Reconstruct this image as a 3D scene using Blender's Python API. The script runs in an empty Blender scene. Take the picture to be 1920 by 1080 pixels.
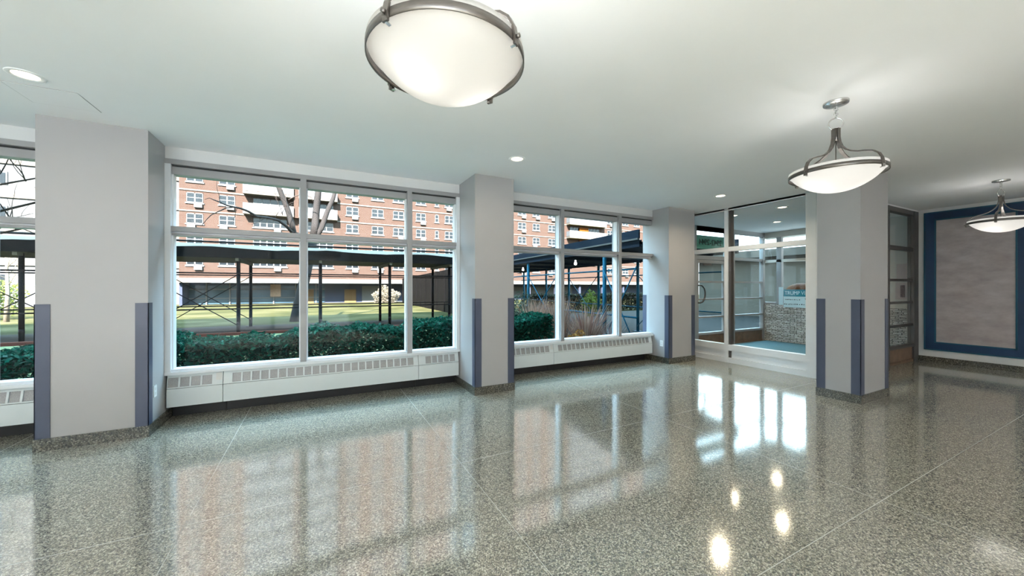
import bpy, math, random
from mathutils import Vector, Matrix

random.seed(7)
R = math.radians
scene = bpy.context.scene
COL = scene.collection

# ------------------------------------------------------------------ helpers
class MB:
    """collects shapes, build() links them as ONE mesh object"""
    def __init__(self):
        self.v = []; self.f = []; self.s = []
    def add(self, verts, faces, smooth=False):
        o = len(self.v)
        self.v += [tuple(p) for p in verts]
        self.f += [tuple(i + o for i in fc) for fc in faces]
        self.s += [smooth] * len(faces)
        return self
    def box(self, x0, x1, y0, y1, z0, z1):
        x0, x1 = sorted((x0, x1)); y0, y1 = sorted((y0, y1)); z0, z1 = sorted((z0, z1))
        v = [(x0,y0,z0),(x1,y0,z0),(x1,y1,z0),(x0,y1,z0),(x0,y0,z1),(x1,y0,z1),(x1,y1,z1),(x0,y1,z1)]
        return self.add(v, [(0,3,2,1),(4,5,6,7),(0,1,5,4),(1,2,6,5),(2,3,7,6),(3,0,4,7)])
    def bar(self, p, q, w, h=None, up=(0,0,1)):
        """rectangular bar from p to q, w across, h along up"""
        h = h or w
        p, q = Vector(p), Vector(q); d = (q - p).normalized()
        u = Vector(up)
        if abs(d.dot(u)) > .99: u = Vector((1,0,0))
        a = d.cross(u).normalized(); b = a.cross(d).normalized()
        v = []
        for c in (p, q):
            for s, t in ((-1,-1),(1,-1),(1,1),(-1,1)):
                v.append(c + a*(s*w/2) + b*(t*h/2))
        return self.add(v, [(0,1,2,3),(7,6,5,4),(0,4,5,1),(1,5,6,2),(2,6,7,3),(3,7,4,0)])
    def tube(self, pts, rads, n=10, caps=True):
        pts = [Vector(p) for p in pts]
        if not isinstance(rads, (list, tuple)): rads = [rads] * len(pts)
        v = []; f = []
        prev = None
        for i, p in enumerate(pts):
            d = (pts[min(i+1, len(pts)-1)] - pts[max(i-1, 0)]).normalized()
            if prev is None:
                u = Vector((0,0,1)) if abs(d.z) < .9 else Vector((1,0,0))
                a = d.cross(u).normalized()
            else:
                a = (prev - d * prev.dot(d)).normalized()
            prev = a
            b = d.cross(a)
            for k in range(n):
                t = 2*math.pi*k/n
                v.append(p + (a*math.cos(t) + b*math.sin(t)) * rads[i])
        for i in range(len(pts)-1):
            for k in range(n):
                k2 = (k+1) % n
                f.append((i*n+k, i*n+k2, (i+1)*n+k2, (i+1)*n+k))
        if caps:
            f.append(tuple(range(n-1, -1, -1))); m = (len(pts)-1)*n
            f.append(tuple(range(m, m+n)))
        return self.add(v, f, True)
    def lathe(self, prof, n=48, c=(0,0,0), closed=False):
        v = []; f = []
        for r, z in prof:
            for k in range(n):
                t = 2*math.pi*k/n
                v.append((c[0]+r*math.cos(t), c[1]+r*math.sin(t), c[2]+z))
        m = len(prof)
        for i in range(m if closed else m-1):
            j = (i+1) % m
            for k in range(n):
                k2 = (k+1) % n
                f.append((i*n+k, i*n+k2, j*n+k2, j*n+k))
        return self.add(v, f, True)
    def torus(self, c, R_, r, axis='y', n=28, m=8, sx=1.0):
        v = []; f = []
        for i in range(n):
            t = 2*math.pi*i/n
            for k in range(m):
                s = 2*math.pi*k/m
                a = (R_ + r*math.cos(s))
                p = (a*math.cos(t)*sx, r*math.sin(s), a*math.sin(t))
                if axis == 'x': p = (p[1], p[0], p[2])
                if axis == 'z': p = (p[0], p[2], p[1])
                v.append((c[0]+p[0], c[1]+p[1], c[2]+p[2]))
        for i in range(n):
            for k in range(m):
                i2, k2 = (i+1) % n, (k+1) % m
                f.append((i*m+k, i2*m+k, i2*m+k2, i*m+k2))
        return self.add(v, f, True)
    def quad(self, a, b, c, d):
        return self.add([a,b,c,d], [(0,1,2,3)])
    def xform(self, M):
        self.v = [tuple(M @ Vector(p)) for p in self.v]; return self
    def build(self, name, m, parent=None, **props):
        me = bpy.data.meshes.new(name)
        me.from_pydata(self.v, [], self.f)
        me.polygons.foreach_set('use_smooth', self.s)
        me.materials.append(m)
        me.update()
        o = bpy.data.objects.new(name, me); COL.objects.link(o)
        if parent is not None:
            # vertices are given in world metres: keep them there under the parent
            o.parent = parent
            bpy_off = WORLD_LOC.get(parent.name, Vector((0,0,0)))
            me.transform(Matrix.Translation(-bpy_off)) if bpy_off.length else None
            WORLD_LOC[o.name] = Vector(bpy_off)
        for k, v in props.items(): o[k] = v
        return o

WORLD_LOC = {}

def box(*a): return MB().box(*a)

def root(name, loc, label, cat, group=None, kind=None):
    o = bpy.data.objects.new(name, None); COL.objects.link(o)
    o.location = loc; o.empty_display_size = .1
    WORLD_LOC[o.name] = Vector(loc)
    return tag(o, label, cat, group, kind)

def tag(o, label, cat, group=None, kind=None):
    o['label'] = label; o['category'] = cat
    if group: o['group'] = group
    if kind: o['kind'] = kind
    return o

def copy_tree(src, loc, label):
    r = src.copy(); COL.objects.link(r); r.location = loc; r['label'] = label
    WORLD_LOC[r.name] = Vector(loc)
    for ch in list(src.children):
        c = ch.copy(); COL.objects.link(c); c.parent = r
        if c.type == 'LIGHT': c.data = ch.data.copy()
        for g in list(ch.children):
            d = g.copy(); COL.objects.link(d); d.parent = c
    return r

# ------------------------------------------------------------------ materials
def new_mat(name):
    m = bpy.data.materials.new(name); m.use_nodes = True
    nt = m.node_tree
    b = nt.nodes['Principled BSDF']
    return m, nt, b

def N(nt, typ, **kw):
    n = nt.nodes.new(typ)
    for k, v in kw.items(): setattr(n, k, v)
    return n

def ramp(nt, fac, stops, interp='LINEAR'):
    r = N(nt, 'ShaderNodeValToRGB'); r.color_ramp.interpolation = interp
    e = r.color_ramp.elements
    while len(e) < len(stops): e.new(.5)
    for i, (p, c) in enumerate(stops):
        e[i].position = p; e[i].color = (*c, 1)
    nt.links.new(fac, r.inputs['Fac'])
    return r.outputs['Color']

def mat(name, col, rough=.5, metal=0., noise=.06, scale=6., bump=0., ior=1.5, coord='Object', stretch=None):
    m, nt, b = new_mat(name)
    tc = N(nt, 'ShaderNodeTexCoord')
    src = tc.outputs[coord]
    if stretch:
        mp = N(nt, 'ShaderNodeMapping'); mp.inputs['Scale'].default_value = stretch
        nt.links.new(src, mp.inputs['Vector']); src = mp.outputs['Vector']
    nz = N(nt, 'ShaderNodeTexNoise'); nz.inputs['Scale'].default_value = scale; nz.inputs['Detail'].default_value = 5
    nt.links.new(src, nz.inputs['Vector'])
    lo = tuple(c*(1-noise) for c in col); hi = tuple(min(1, c*(1+noise)) for c in col)
    nt.links.new(ramp(nt, nz.outputs['Fac'], [(.3, lo), (.7, hi)]), b.inputs['Base Color'])
    b.inputs['Roughness'].default_value = rough
    b.inputs['Metallic'].default_value = metal
    b.inputs['IOR'].default_value = ior
    if bump:
        bp = N(nt, 'ShaderNodeBump'); bp.inputs['Strength'].default_value = bump; bp.inputs['Distance'].default_value = .01
        nt.links.new(nz.outputs['Fac'], bp.inputs['Height']); nt.links.new(bp.outputs['Normal'], b.inputs['Normal'])
    return m

def glass_mat(name, tint, refl=1.0, ior=1.5):
    m, nt, b = new_mat(name); nt.nodes.remove(b)
    out = nt.nodes['Material Output']
    tr = N(nt, 'ShaderNodeBsdfTransparent'); tr.inputs['Color'].default_value = (*tint, 1)
    gl = N(nt, 'ShaderNodeBsdfGlossy'); gl.inputs['Roughness'].default_value = 0.01
    # Schlick fresnel, the same from both faces of the thin pane
    f0 = ((ior-1)/(ior+1))**2 * refl
    lw = N(nt, 'ShaderNodeLayerWeight'); lw.inputs['Blend'].default_value = .5
    pw = N(nt, 'ShaderNodeMath', operation='POWER'); pw.inputs[1].default_value = 5
    mul = N(nt, 'ShaderNodeMath', operation='MULTIPLY_ADD'); mul.inputs[1].default_value = (1-f0)*.8; mul.inputs[2].default_value = f0
    mx = N(nt, 'ShaderNodeMixShader')
    nt.links.new(lw.outputs['Facing'], pw.inputs[0]); nt.links.new(pw.outputs[0], mul.inputs[0]); nt.links.new(mul.outputs[0], mx.inputs['Fac'])
    nt.links.new(tr.outputs[0], mx.inputs[1]); nt.links.new(gl.outputs[0], mx.inputs[2])
    nt.links.new(mx.outputs[0], out.inputs['Surface'])
    return m

def emit_mat(name, col, strength):
    m, nt, b = new_mat(name)
    b.inputs['Base Color'].default_value = (*col, 1)
    b.inputs['Emission Color'].default_value = (*col, 1)
    b.inputs['Emission Strength'].default_value = strength
    return m

def leaf_mat(name, cols, rough=.45, transl=.25):
    m, nt, b = new_mat(name)
    g = N(nt, 'ShaderNodeNewGeometry')
    k = len(cols)
    c = ramp(nt, g.outputs['Random Per Island'], [(i/max(1,k-1), cc) for i, cc in enumerate(cols)])
    nt.links.new(c, b.inputs['Base Color']); b.inputs['Roughness'].default_value = rough
    t = N(nt, 'ShaderNodeBsdfTranslucent'); nt.links.new(c, t.inputs['Color'])
    mx = N(nt, 'ShaderNodeMixShader'); mx.inputs['Fac'].default_value = transl
    nt.links.new(b.outputs[0], mx.inputs[1]); nt.links.new(t.outputs[0], mx.inputs[2])
    nt.links.new(mx.outputs[0], nt.nodes['Material Output'].inputs['Surface'])
    return m

def terrazzo(name, stops, scale, rough, ior, tone=None):
    m, nt, b = new_mat(name)
    tc = N(nt, 'ShaderNodeTexCoord')
    vo = N(nt, 'ShaderNodeTexVoronoi'); vo.inputs['Scale'].default_value = scale; vo.inputs['Randomness'].default_value = 1
    nt.links.new(tc.outputs['Object'], vo.inputs['Vector'])
    sep = N(nt, 'ShaderNodeSeparateColor'); nt.links.new(vo.outputs['Color'], sep.inputs['Color'])
    c1 = ramp(nt, sep.outputs['Red'], stops, 'CONSTANT')
    vo2 = N(nt, 'ShaderNodeTexVoronoi'); vo2.inputs['Scale'].default_value = scale*2.3
    nt.links.new(tc.outputs['Object'], vo2.inputs['Vector'])
    sep2 = N(nt, 'ShaderNodeSeparateColor'); nt.links.new(vo2.outputs['Color'], sep2.inputs['Color'])
    c2 = ramp(nt, sep2.outputs['Green'], stops, 'CONSTANT')
    mx = N(nt, 'ShaderNodeMix', data_type='RGBA'); mx.inputs['Factor'].default_value = .4
    nt.links.new(c1, mx.inputs[6]); nt.links.new(c2, mx.inputs[7])
    nt.links.new(mx.outputs[2], b.inputs['Base Color'])
    b.inputs['Roughness'].default_value = rough; b.inputs['IOR'].default_value = ior
    return m

def brick_mat(name, c1, c2, mortar, scale, bw, bh, ms=.015, bump=.3, rough=.85, axes='xz', coord='Object', offs=.5, rough_rows=False):
    m, nt, b = new_mat(name)
    tc = N(nt, 'ShaderNodeTexCoord'); sp = N(nt, 'ShaderNodeSeparateXYZ'); mp = N(nt, 'ShaderNodeCombineXYZ')
    nt.links.new(tc.outputs[coord], sp.inputs[0])
    nt.links.new(sp.outputs[axes[0].upper()], mp.inputs['X']); nt.links.new(sp.outputs[axes[1].upper()], mp.inputs['Y'])
    br = N(nt, 'ShaderNodeTexBrick'); br.offset = offs
    br.inputs['Color1'].default_value = (*c1,1); br.inputs['Color2'].default_value = (*c2,1); br.inputs['Mortar'].default_value = (*mortar,1)
    br.inputs['Scale'].default_value = scale; br.inputs['Brick Width'].default_value = bw; br.inputs['Row Height'].default_value = bh
    br.inputs['Mortar Size'].default_value = ms; br.inputs['Bias'].default_value = 0
    vec = mp.outputs['Vector']
    if rough_rows:      # split stone: crooked courses, odd lengths
        br.squash = .55; br.squash_frequency = 3; br.offset = .37; br.offset_frequency = 2
        nz = N(nt, 'ShaderNodeTexNoise'); nz.inputs['Scale'].default_value = 7; nz.inputs['Detail'].default_value = 4
        nt.links.new(vec, nz.inputs['Vector'])
        sc = N(nt, 'ShaderNodeVectorMath', operation='SCALE'); sc.inputs['Scale'].default_value = .055
        nt.links.new(nz.outputs['Color'], sc.inputs[0])
        av = N(nt, 'ShaderNodeVectorMath', operation='ADD'); nt.links.new(vec, av.inputs[0]); nt.links.new(sc.outputs[0], av.inputs[1])
        vec = av.outputs[0]
    nt.links.new(vec, br.inputs['Vector'])
    nt.links.new(br.outputs['Color'], b.inputs['Base Color'])
    b.inputs['Roughness'].default_value = rough
    if bump:
        bp = N(nt, 'ShaderNodeBump'); bp.inputs['Strength'].default_value = bump; bp.inputs['Distance'].default_value = .01
        nt.links.new(br.outputs['Color'], bp.inputs['Height']); nt.links.new(bp.outputs['Normal'], b.inputs['Normal'])
    return m

M = {}
M['ceiling'] = mat('ceiling_paint', (.84,.845,.85), .7, noise=.01, scale=2)
M['header'] = mat('header_paint', (.72,.72,.72), .6, noise=.01, scale=2)
M['wall'] = mat('wall_paint', (.72,.715,.71), .6, noise=.015, scale=3)
M['pillar'] = mat('pillar_paint', (.415,.405,.41), .38, noise=.015, scale=3)
M['guard'] = mat('slate_blue_vinyl', (.062,.074,.118), .42, noise=.04)
M['frame'] = mat('window_frame_paint', (.34,.335,.34), .4, noise=.02)
M['frame_white'] = mat('white_aluminium', (.80,.81,.83), .35, noise=.02)
M['shaded_frame'] = mat('shaded_frame_metal', (0.088,0.0798,0.077), .4, .2, noise=.05)  # grey frame metal with its backlit shade put into the colour
M['gasket'] = mat('black_gasket', (.015,.015,.016), .6)
M['heater'] = mat('radiator_enamel', (.71,.75,.76), .35, noise=.015)
M['grille'] = mat('grille_mesh', (.36,.355,.36), .55, .3, noise=.25, scale=160)
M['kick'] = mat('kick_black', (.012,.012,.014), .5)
M['glass'] = glass_mat('window_glass', (.985,.995,.995), .22, 1.5)
M['glass_dark'] = mat('dark_window_glass', (0.0079,0.0092,0.0106), .08, noise=.3, scale=.6, ior=1.6)
M['glass_blue'] = mat('shopfront_glass', (0.027,0.0495,0.0675), .08, noise=.35, scale=.35, ior=1.6)
M['terrazzo'] = terrazzo('terrazzo_floor', [(0,(.020,.018,.014)),(.20,(.10,.095,.075)),(.36,(.245,.232,.185)),(.60,(.41,.388,.315)),(.84,(.68,.65,.54))], 145, .09, 2.9)
M['granite'] = terrazzo('granite_base', [(0,(.015,.015,.015)),(.35,(.06,.055,.045)),(.6,(.14,.13,.10)),(.88,(.30,.28,.23))], 120, .2, 1.6)
M['joint'] = mat('zinc_strip', (.42,.41,.37), .3, .2)
M['nickel'] = mat('brushed_nickel', (0.165,0.15,0.1375), .32, .85, noise=.12, scale=30, stretch=(1,1,8))
M['chrome'] = mat('chrome_metal', (.62,.61,.60), .22, .95, noise=.03)
M['lens'] = emit_mat('downlight_lens', (1,.84,.60), 3.5)
M['trim'] = mat('downlight_trim', (.86,.86,.86), .4, noise=.01)
M['hatch'] = M['ceiling']
M['outlet'] = mat('outlet_plastic', (.80,.80,.79), .4)
M['blue'] = mat('blue_border_paint', (.006,.030,.085), .35, noise=.1, scale=4)
M['teal'] = mat('teal_border_paint', (.006,.075,.13), .35, noise=.08, scale=4)
M['steel'] = mat('black_scaffold_steel', (.007,.006,.007), .5, .3, noise=.2)
M['blue_steel'] = mat('blue_scaffold_steel', (.004,.065,.11), .45, .1, noise=.15)  # teal cast of reflection and blue shadow put into the post colour
M['tarp'] = mat('black_tarp', (0.0024,0.0024,0.0029), .6, noise=.3, bump=.3)
M['navy_ply'] = mat('navy_plywood', (0.0072,0.0132,0.0216), .6, noise=.2, scale=2)
M['parapet'] = mat('white_parapet_board', (.90,.88,.85), .6, noise=.04)
M['timber'] = mat('scaffold_timber', (0.1364,0.1147,0.0868), .7, noise=.2, scale=12)
M['hoarding'] = mat('dark_hoarding_ply', (0.0033,0.0028,0.0028), .55, noise=.25, scale=1.2)
M['asphalt'] = mat('walkway_concrete', (0.0263,0.0242,0.0217), .8, noise=.12, scale=3)
M['kerb'] = mat('brick_red_kerb', (0.0992,0.0341,0.0248), .8, noise=.2, scale=9)
M['bark'] = mat('grey_bark', (0.0225,0.02,0.0188), .85, noise=.35, scale=14, bump=.6, stretch=(0.2046,0.2046,0.0512))
M['twig'] = mat('dark_twig_bark', (.035,.028,.025), .85, noise=.3, scale=20)
M['hedge'] = leaf_mat('hedge_leaves', [(0.0007,0.0136,0.0076),(0.0017,0.034,0.0213),(0.0037,0.0714,0.0459),(0.0085,0.119,0.0714)])
M['brown_hedge'] = leaf_mat('brown_hedge_leaves', [(.010,.014,.010),(.030,.024,.016),(.055,.040,.024),(.022,.030,.018)])
M['hedge_stem'] = mat('hedge_stems', (.014,.013,.008), .8)
M['pale_leaf'] = leaf_mat('pale_lower_leaves', [(0.0124,0.0298,0.0099),(0.0446,0.062,0.0248),(0.0893,0.0942,0.0496)])
M['dry_grass'] = leaf_mat('dry_grass_blades', [(0.1637,0.0744,0.0521),(0.2976,0.1637,0.119),(0.4166,0.2827,0.2083),(0.2232,0.0893,0.0744)], .6)
M['pale_grass'] = leaf_mat('pale_grass_blades', [(0.3274,0.2592,0.2455),(0.4092,0.3683,0.341),(0.3001,0.15,0.1637)], .6)
M['amber_leaf'] = leaf_mat('amber_leaves', [(0.1984,0.0744,0.0186),(0.3348,0.1612,0.0372),(0.1612,0.062,0.031)], .6)
M['sage'] = leaf_mat('sage_leaves', [(0.026,0.0409,0.0298),(0.0446,0.0632,0.0446),(0.0595,0.0707,0.0521)], .6)
M['lime'] = leaf_mat('lime_leaves', [(0.0806,0.1054,0.0124),(0.1364,0.1612,0.031),(0.1116,0.1302,0.0434)], .6)
M['straw'] = leaf_mat('straw_leaves', [(0.1364,0.1116,0.0806),(0.1736,0.1488,0.1116),(0.1116,0.093,0.062)], .7)
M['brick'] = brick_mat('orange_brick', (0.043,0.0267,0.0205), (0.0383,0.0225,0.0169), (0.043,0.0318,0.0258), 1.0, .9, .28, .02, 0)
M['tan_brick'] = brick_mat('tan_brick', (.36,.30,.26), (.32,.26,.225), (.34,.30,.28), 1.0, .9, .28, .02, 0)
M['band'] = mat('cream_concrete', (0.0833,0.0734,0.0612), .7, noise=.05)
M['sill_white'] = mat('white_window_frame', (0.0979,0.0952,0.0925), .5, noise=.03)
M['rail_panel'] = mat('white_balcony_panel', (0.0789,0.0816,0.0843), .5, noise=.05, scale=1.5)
M['yellow_soffit'] = mat('yellow_soffit', (0.1142,0.0898,0.0354), .7, noise=.05)
M['orange'] = mat('orange_fabric', (0.0925,0.0272,0.0033), .6, noise=.1)
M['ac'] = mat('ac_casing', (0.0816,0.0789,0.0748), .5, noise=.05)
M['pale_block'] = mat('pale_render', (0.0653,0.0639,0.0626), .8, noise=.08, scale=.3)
M['slate_wall'] = mat('slate_blue_wall', (0.0313,0.0354,0.0517), .7, noise=.12, scale=.5)
M['tan_board'] = mat('tan_board', (0.0979,0.0598,0.0272), .7, noise=.1, scale=3)
M['roofing'] = mat('block_concrete', (.5,.45,.4), .8)
M['mat'] = mat('entrance_mat', (.12,.24,.27), .85, noise=.15, scale=60)
M['stone'] = brick_mat('ledger_stone', (.88,.86,.82), (.50,.45,.40), (.05,.045,.04), 1.0, .15, .034, .0055, 1.0, axes='yz', rough_rows=True)
M['vest_wall'] = mat('vestibule_plaster', (.66,.62,.56), .7, noise=.03)
M['wood'] = mat('brown_kick_panel', (.20,.12,.075), .45, noise=.2, scale=8)
M['annex'] = mat('annex_render', (.085,.075,.06), .8, noise=.15, scale=.6)
M['sign_teal'] = mat('sign_teal', (.008,.20,.27), .4)
M['sign_white'] = mat('sign_white', (.62,.78,.82), .5, noise=.03)
M['sign_green'] = mat('sign_green', (.10,.33,.24), .5, noise=.1)
M['ink'] = mat('dark_ink', (.012,.02,.03), .6)
M['ink_light'] = mat('light_lettering', (.62,.84,.90), .6)
M['ink_green'] = mat('dark_green_lettering', (.004,.025,.018), .5)
M['paper'] = mat('pink_paper', (.62,.50,.47), .8, noise=.06, scale=9)
M['print'] = mat('printed_block', (.24,.17,.165), .8, noise=.35, scale=50)
M['backing'] = mat('notice_board_white', (.72,.71,.69), .7)

# grass: two tones
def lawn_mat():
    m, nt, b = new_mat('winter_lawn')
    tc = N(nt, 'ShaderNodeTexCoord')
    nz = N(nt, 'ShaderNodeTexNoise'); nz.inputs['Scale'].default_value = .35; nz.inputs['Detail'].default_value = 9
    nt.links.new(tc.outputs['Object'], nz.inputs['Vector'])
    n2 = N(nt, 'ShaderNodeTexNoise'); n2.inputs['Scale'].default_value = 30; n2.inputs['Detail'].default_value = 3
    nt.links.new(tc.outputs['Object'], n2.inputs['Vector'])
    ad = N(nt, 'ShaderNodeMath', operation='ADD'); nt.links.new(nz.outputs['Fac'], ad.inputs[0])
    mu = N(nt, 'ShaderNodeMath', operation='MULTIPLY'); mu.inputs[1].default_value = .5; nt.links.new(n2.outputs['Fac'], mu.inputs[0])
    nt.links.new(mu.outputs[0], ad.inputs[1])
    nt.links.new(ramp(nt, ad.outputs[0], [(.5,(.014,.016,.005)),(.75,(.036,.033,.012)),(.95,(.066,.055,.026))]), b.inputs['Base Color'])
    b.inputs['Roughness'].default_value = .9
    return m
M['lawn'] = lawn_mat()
M['gravel'] = mat('pale_gravel', (.13,.15,.075), .9, noise=.25, scale=45)
M['paving'] = mat('pale_paving', (.285,.285,.30), .85, noise=.1, scale=2)

# rough outdoor surfaces have next to no sheen
for _k in ('brick','tan_brick','band','sill_white','rail_panel','yellow_soffit','orange','ac','pale_block','slate_wall','tan_board','roofing','lawn','gravel','paving',
           'asphalt','kerb','bark','twig','hedge','brown_hedge','hedge_stem','pale_leaf','dry_grass','pale_grass','amber_leaf','sage','lime','straw','steel','tarp','navy_ply','parapet',
           'timber','hoarding','glass_dark','glass_blue','blue_steel','annex'):
    M[_k].node_tree.nodes['Principled BSDF'].inputs['Specular IOR Level'].default_value = .3 if 'glass' in _k else (.10 if _k == 'blue_steel' else .04)

# mottled plaster of the wall panel
def mottled():
    m, nt, b = new_mat('mottled_plaster')
    tc = N(nt, 'ShaderNodeTexCoord'); mp = N(nt, 'ShaderNodeMapping'); mp.inputs['Scale'].default_value = (1,1,2.2)
    nt.links.new(tc.outputs['Object'], mp.inputs['Vector'])
    nz = N(nt, 'ShaderNodeTexNoise'); nz.inputs['Scale'].default_value = 2.2; nz.inputs['Detail'].default_value = 8; nz.inputs['Roughness'].default_value = .65
    nt.links.new(mp.outputs['Vector'], nz.inputs['Vector'])
    nt.links.new(ramp(nt, nz.outputs['Fac'], [(.3,(.33,.28,.28)),(.5,(.43,.375,.375)),(.7,(.52,.475,.48))]), b.inputs['Base Color'])
    b.inputs['Roughness'].default_value = .6
    return m
M['mottled'] = mottled()

# frosted bowl: translucent glass lit by the bulbs inside
def bowl_mat(name, em):
    m, nt, b = new_mat(name)
    b.inputs['Base Color'].default_value = (.50,.495,.48,1); b.inputs['Roughness'].default_value = .3
    t = N(nt, 'ShaderNodeBsdfTranslucent'); t.inputs['Color'].default_value = (.80,.785,.76,1)
    b.inputs['Emission Color'].default_value = (1,.975,.94,1); b.inputs['Emission Strength'].default_value = em
    mx = N(nt, 'ShaderNodeMixShader'); mx.inputs['Fac'].default_value = .5
    nt.links.new(b.outputs[0], mx.inputs[1]); nt.links.new(t.outputs[0], mx.inputs[2])
    nt.links.new(mx.outputs[0], nt.nodes['Material Output'].inputs['Surface'])
    return m
M['bowl'] = bowl_mat('frosted_glass_bowl', .05)
M['bowl_soft'] = bowl_mat('frosted_glass_bowl_evenly_lit', .22)

CEIL = 2.98
WY = 5.30      # face of the window frames
GY = 5.40      # glass

# ------------------------------------------------------------------ room shell
fl = MB().box(-7, 11.3, -3.6, 6.05, -.18, 0).build('floor', M['terrazzo'])
tag(fl, 'polished speckled grey terrazzo floor of the lobby', 'floor', kind='structure')
for x in (-2.49, -.723, 1.045, 3.40):
    MB().box(x-.0018, x+.0018, -3.5, 5.56, -.01, .0008).build('divider_strip', M['joint'], fl)
for y in (1.10, 2.94):
    MB().box(-6, 7.0 if y > 2 else 10.6, y-.002, y+.002, -.01, .0008).build('divider_strip', M['joint'], fl)

ce = MB().box(-7, 11.3, -3.6, 5.32, CEIL, CEIL+.12).build('ceiling', M['ceiling'])
tag(ce, 'smooth white painted lobby ceiling', 'ceiling', kind='structure')
w = MB().box(1.06, 11.3, -3.7, -3.5, 0, CEIL+.1).box(-7, 1.06, -3.7, -3.5, 0, .12).box(-7, 1.06, -3.7, -3.5, 2.84, CEIL+.1).build('wall_back', M['wall']); tag(w, 'plain white wall and header behind the viewpoint', 'wall', kind='structure')
w = MB().box(-7.1, -6.0, -3.6, 5.6, 0, CEIL+.1).build('wall_left', M['wall']); tag(w, 'plain white wall closing the left end of the lobby', 'wall', kind='structure')
w = MB().box(10.63, 11.3, -3.5, 2.97, 0, CEIL).build('wall_right', M['wall']); tag(w, 'pale wall carrying the blue bordered panel', 'wall', kind='structure')
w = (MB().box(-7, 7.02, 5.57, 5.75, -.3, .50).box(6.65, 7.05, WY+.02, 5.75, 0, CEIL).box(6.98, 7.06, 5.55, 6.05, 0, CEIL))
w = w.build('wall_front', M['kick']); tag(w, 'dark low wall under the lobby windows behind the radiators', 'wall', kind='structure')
w = MB().box(-7, 7.0, WY+.015, 5.75, 2.846, CEIL+.1).build('trim_1', M['header']); tag(w, 'white header strip between window heads and ceiling', 'header', kind='structure')
b = MB().box(10.60, 10.63, -3.5, 2.90, 0, .105).build('baseboard_right', M['granite']); tag(b, 'speckled granite baseboard along the panelled wall', 'baseboard', kind='structure')
# block above the lobby (its storeys shade the forecourt)
b = MB().box(-45, 55, -3.8, 5.7, CEIL+.13, 17.5).build('roof', M['roofing']); tag(b, 'upper storeys of the block above the lobby', 'building', kind='structure')

# ------------------------------------------------------------------ pillars
def pillar(label, x0, x1, y0, y1, corners):
    r = root('pillar', ((x0+x1)/2, (y0+y1)/2, 0), label, 'pillar', 'square lobby pillars', 'thing')
    MB().box(x0, x1, y0, y1, .0, CEIL).build('shaft', M['pillar'], r)
    t = .012
    m = MB().box(x0-t, x1+t, y0-t, y1 if y1 > 5 else y1+t, 0, .108)
    m.build('granite_base', M['granite'], r, label='speckled granite base band')
    gw, gt = .092, .006
    for c in corners:
        g = MB()
        x = x0 if 'l' in c else x1
        sx = 1 if 'l' in c else -1
        if 'f' in c:
            g.box(x - sx*gt, x + sx*gw, y0-gt, y0, .108, 1.30)
            g.box(x - sx*gt, x, y0-gt, y0+gw, .108, 1.30)
        else:
            g.box(x - sx*gt, x, y1-gw, y1, .108, 1.30)
            if y1 < 5: g.box(x - sx*gt, x + sx*gw, y1, y1+gt, .108, 1.30)
        g.build('corner_guard', M['guard'], r, label='slate blue corner guard')
    return r
P1 = pillar('widest pale grey pillar, between the far left window and the long window', -2.215, -1.47, 4.86, 5.56, ('lf','rf','rb','lb'))
P2 = pillar('pale grey pillar standing between the two long hedge and grass windows', 1.87, 2.455, 4.685, 5.56, ('lf','rf','lb','rb'))
P3 = pillar('pale grey pillar with outlet, between the grass window and the entrance glazing', 5.90, 6.635, 4.925, 5.56, ('lf','rf','lb'))
P4 = pillar('pale grey pillar at the near end of the entrance glazing, by the dark corner', 5.98, 6.775, 2.13, 2.585, ('lf','rf','lb','rb'))

def outlet(label, x, y, z):
    r = root('wall_outlet', (x, y, z), label, 'outlet', 'wall outlets low on the pillars')
    MB().box(x-.006, x, y-.036, y+.036, z-.058, z+.058).build('cover_plate', M['outlet'], r)
    for dz in (-.024, .024):
        MB().box(x-.008, x-.005, y-.014, y+.014, z+dz-.013, z+dz+.013).build('socket', M['backing'], r)
    return r
o1 = outlet('small white outlet plate low on the side of the widest pillar', 0, 0, 0)
o1.location = (-1.47, 5.03, .40); o1.rotation_euler = (0,0,math.pi)
o2 = copy_tree(o1, (5.90, 5.09, .37), 'small white outlet plate low on the pillar beside the entrance glazing')
o2.rotation_euler = (0,0,0)

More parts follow.
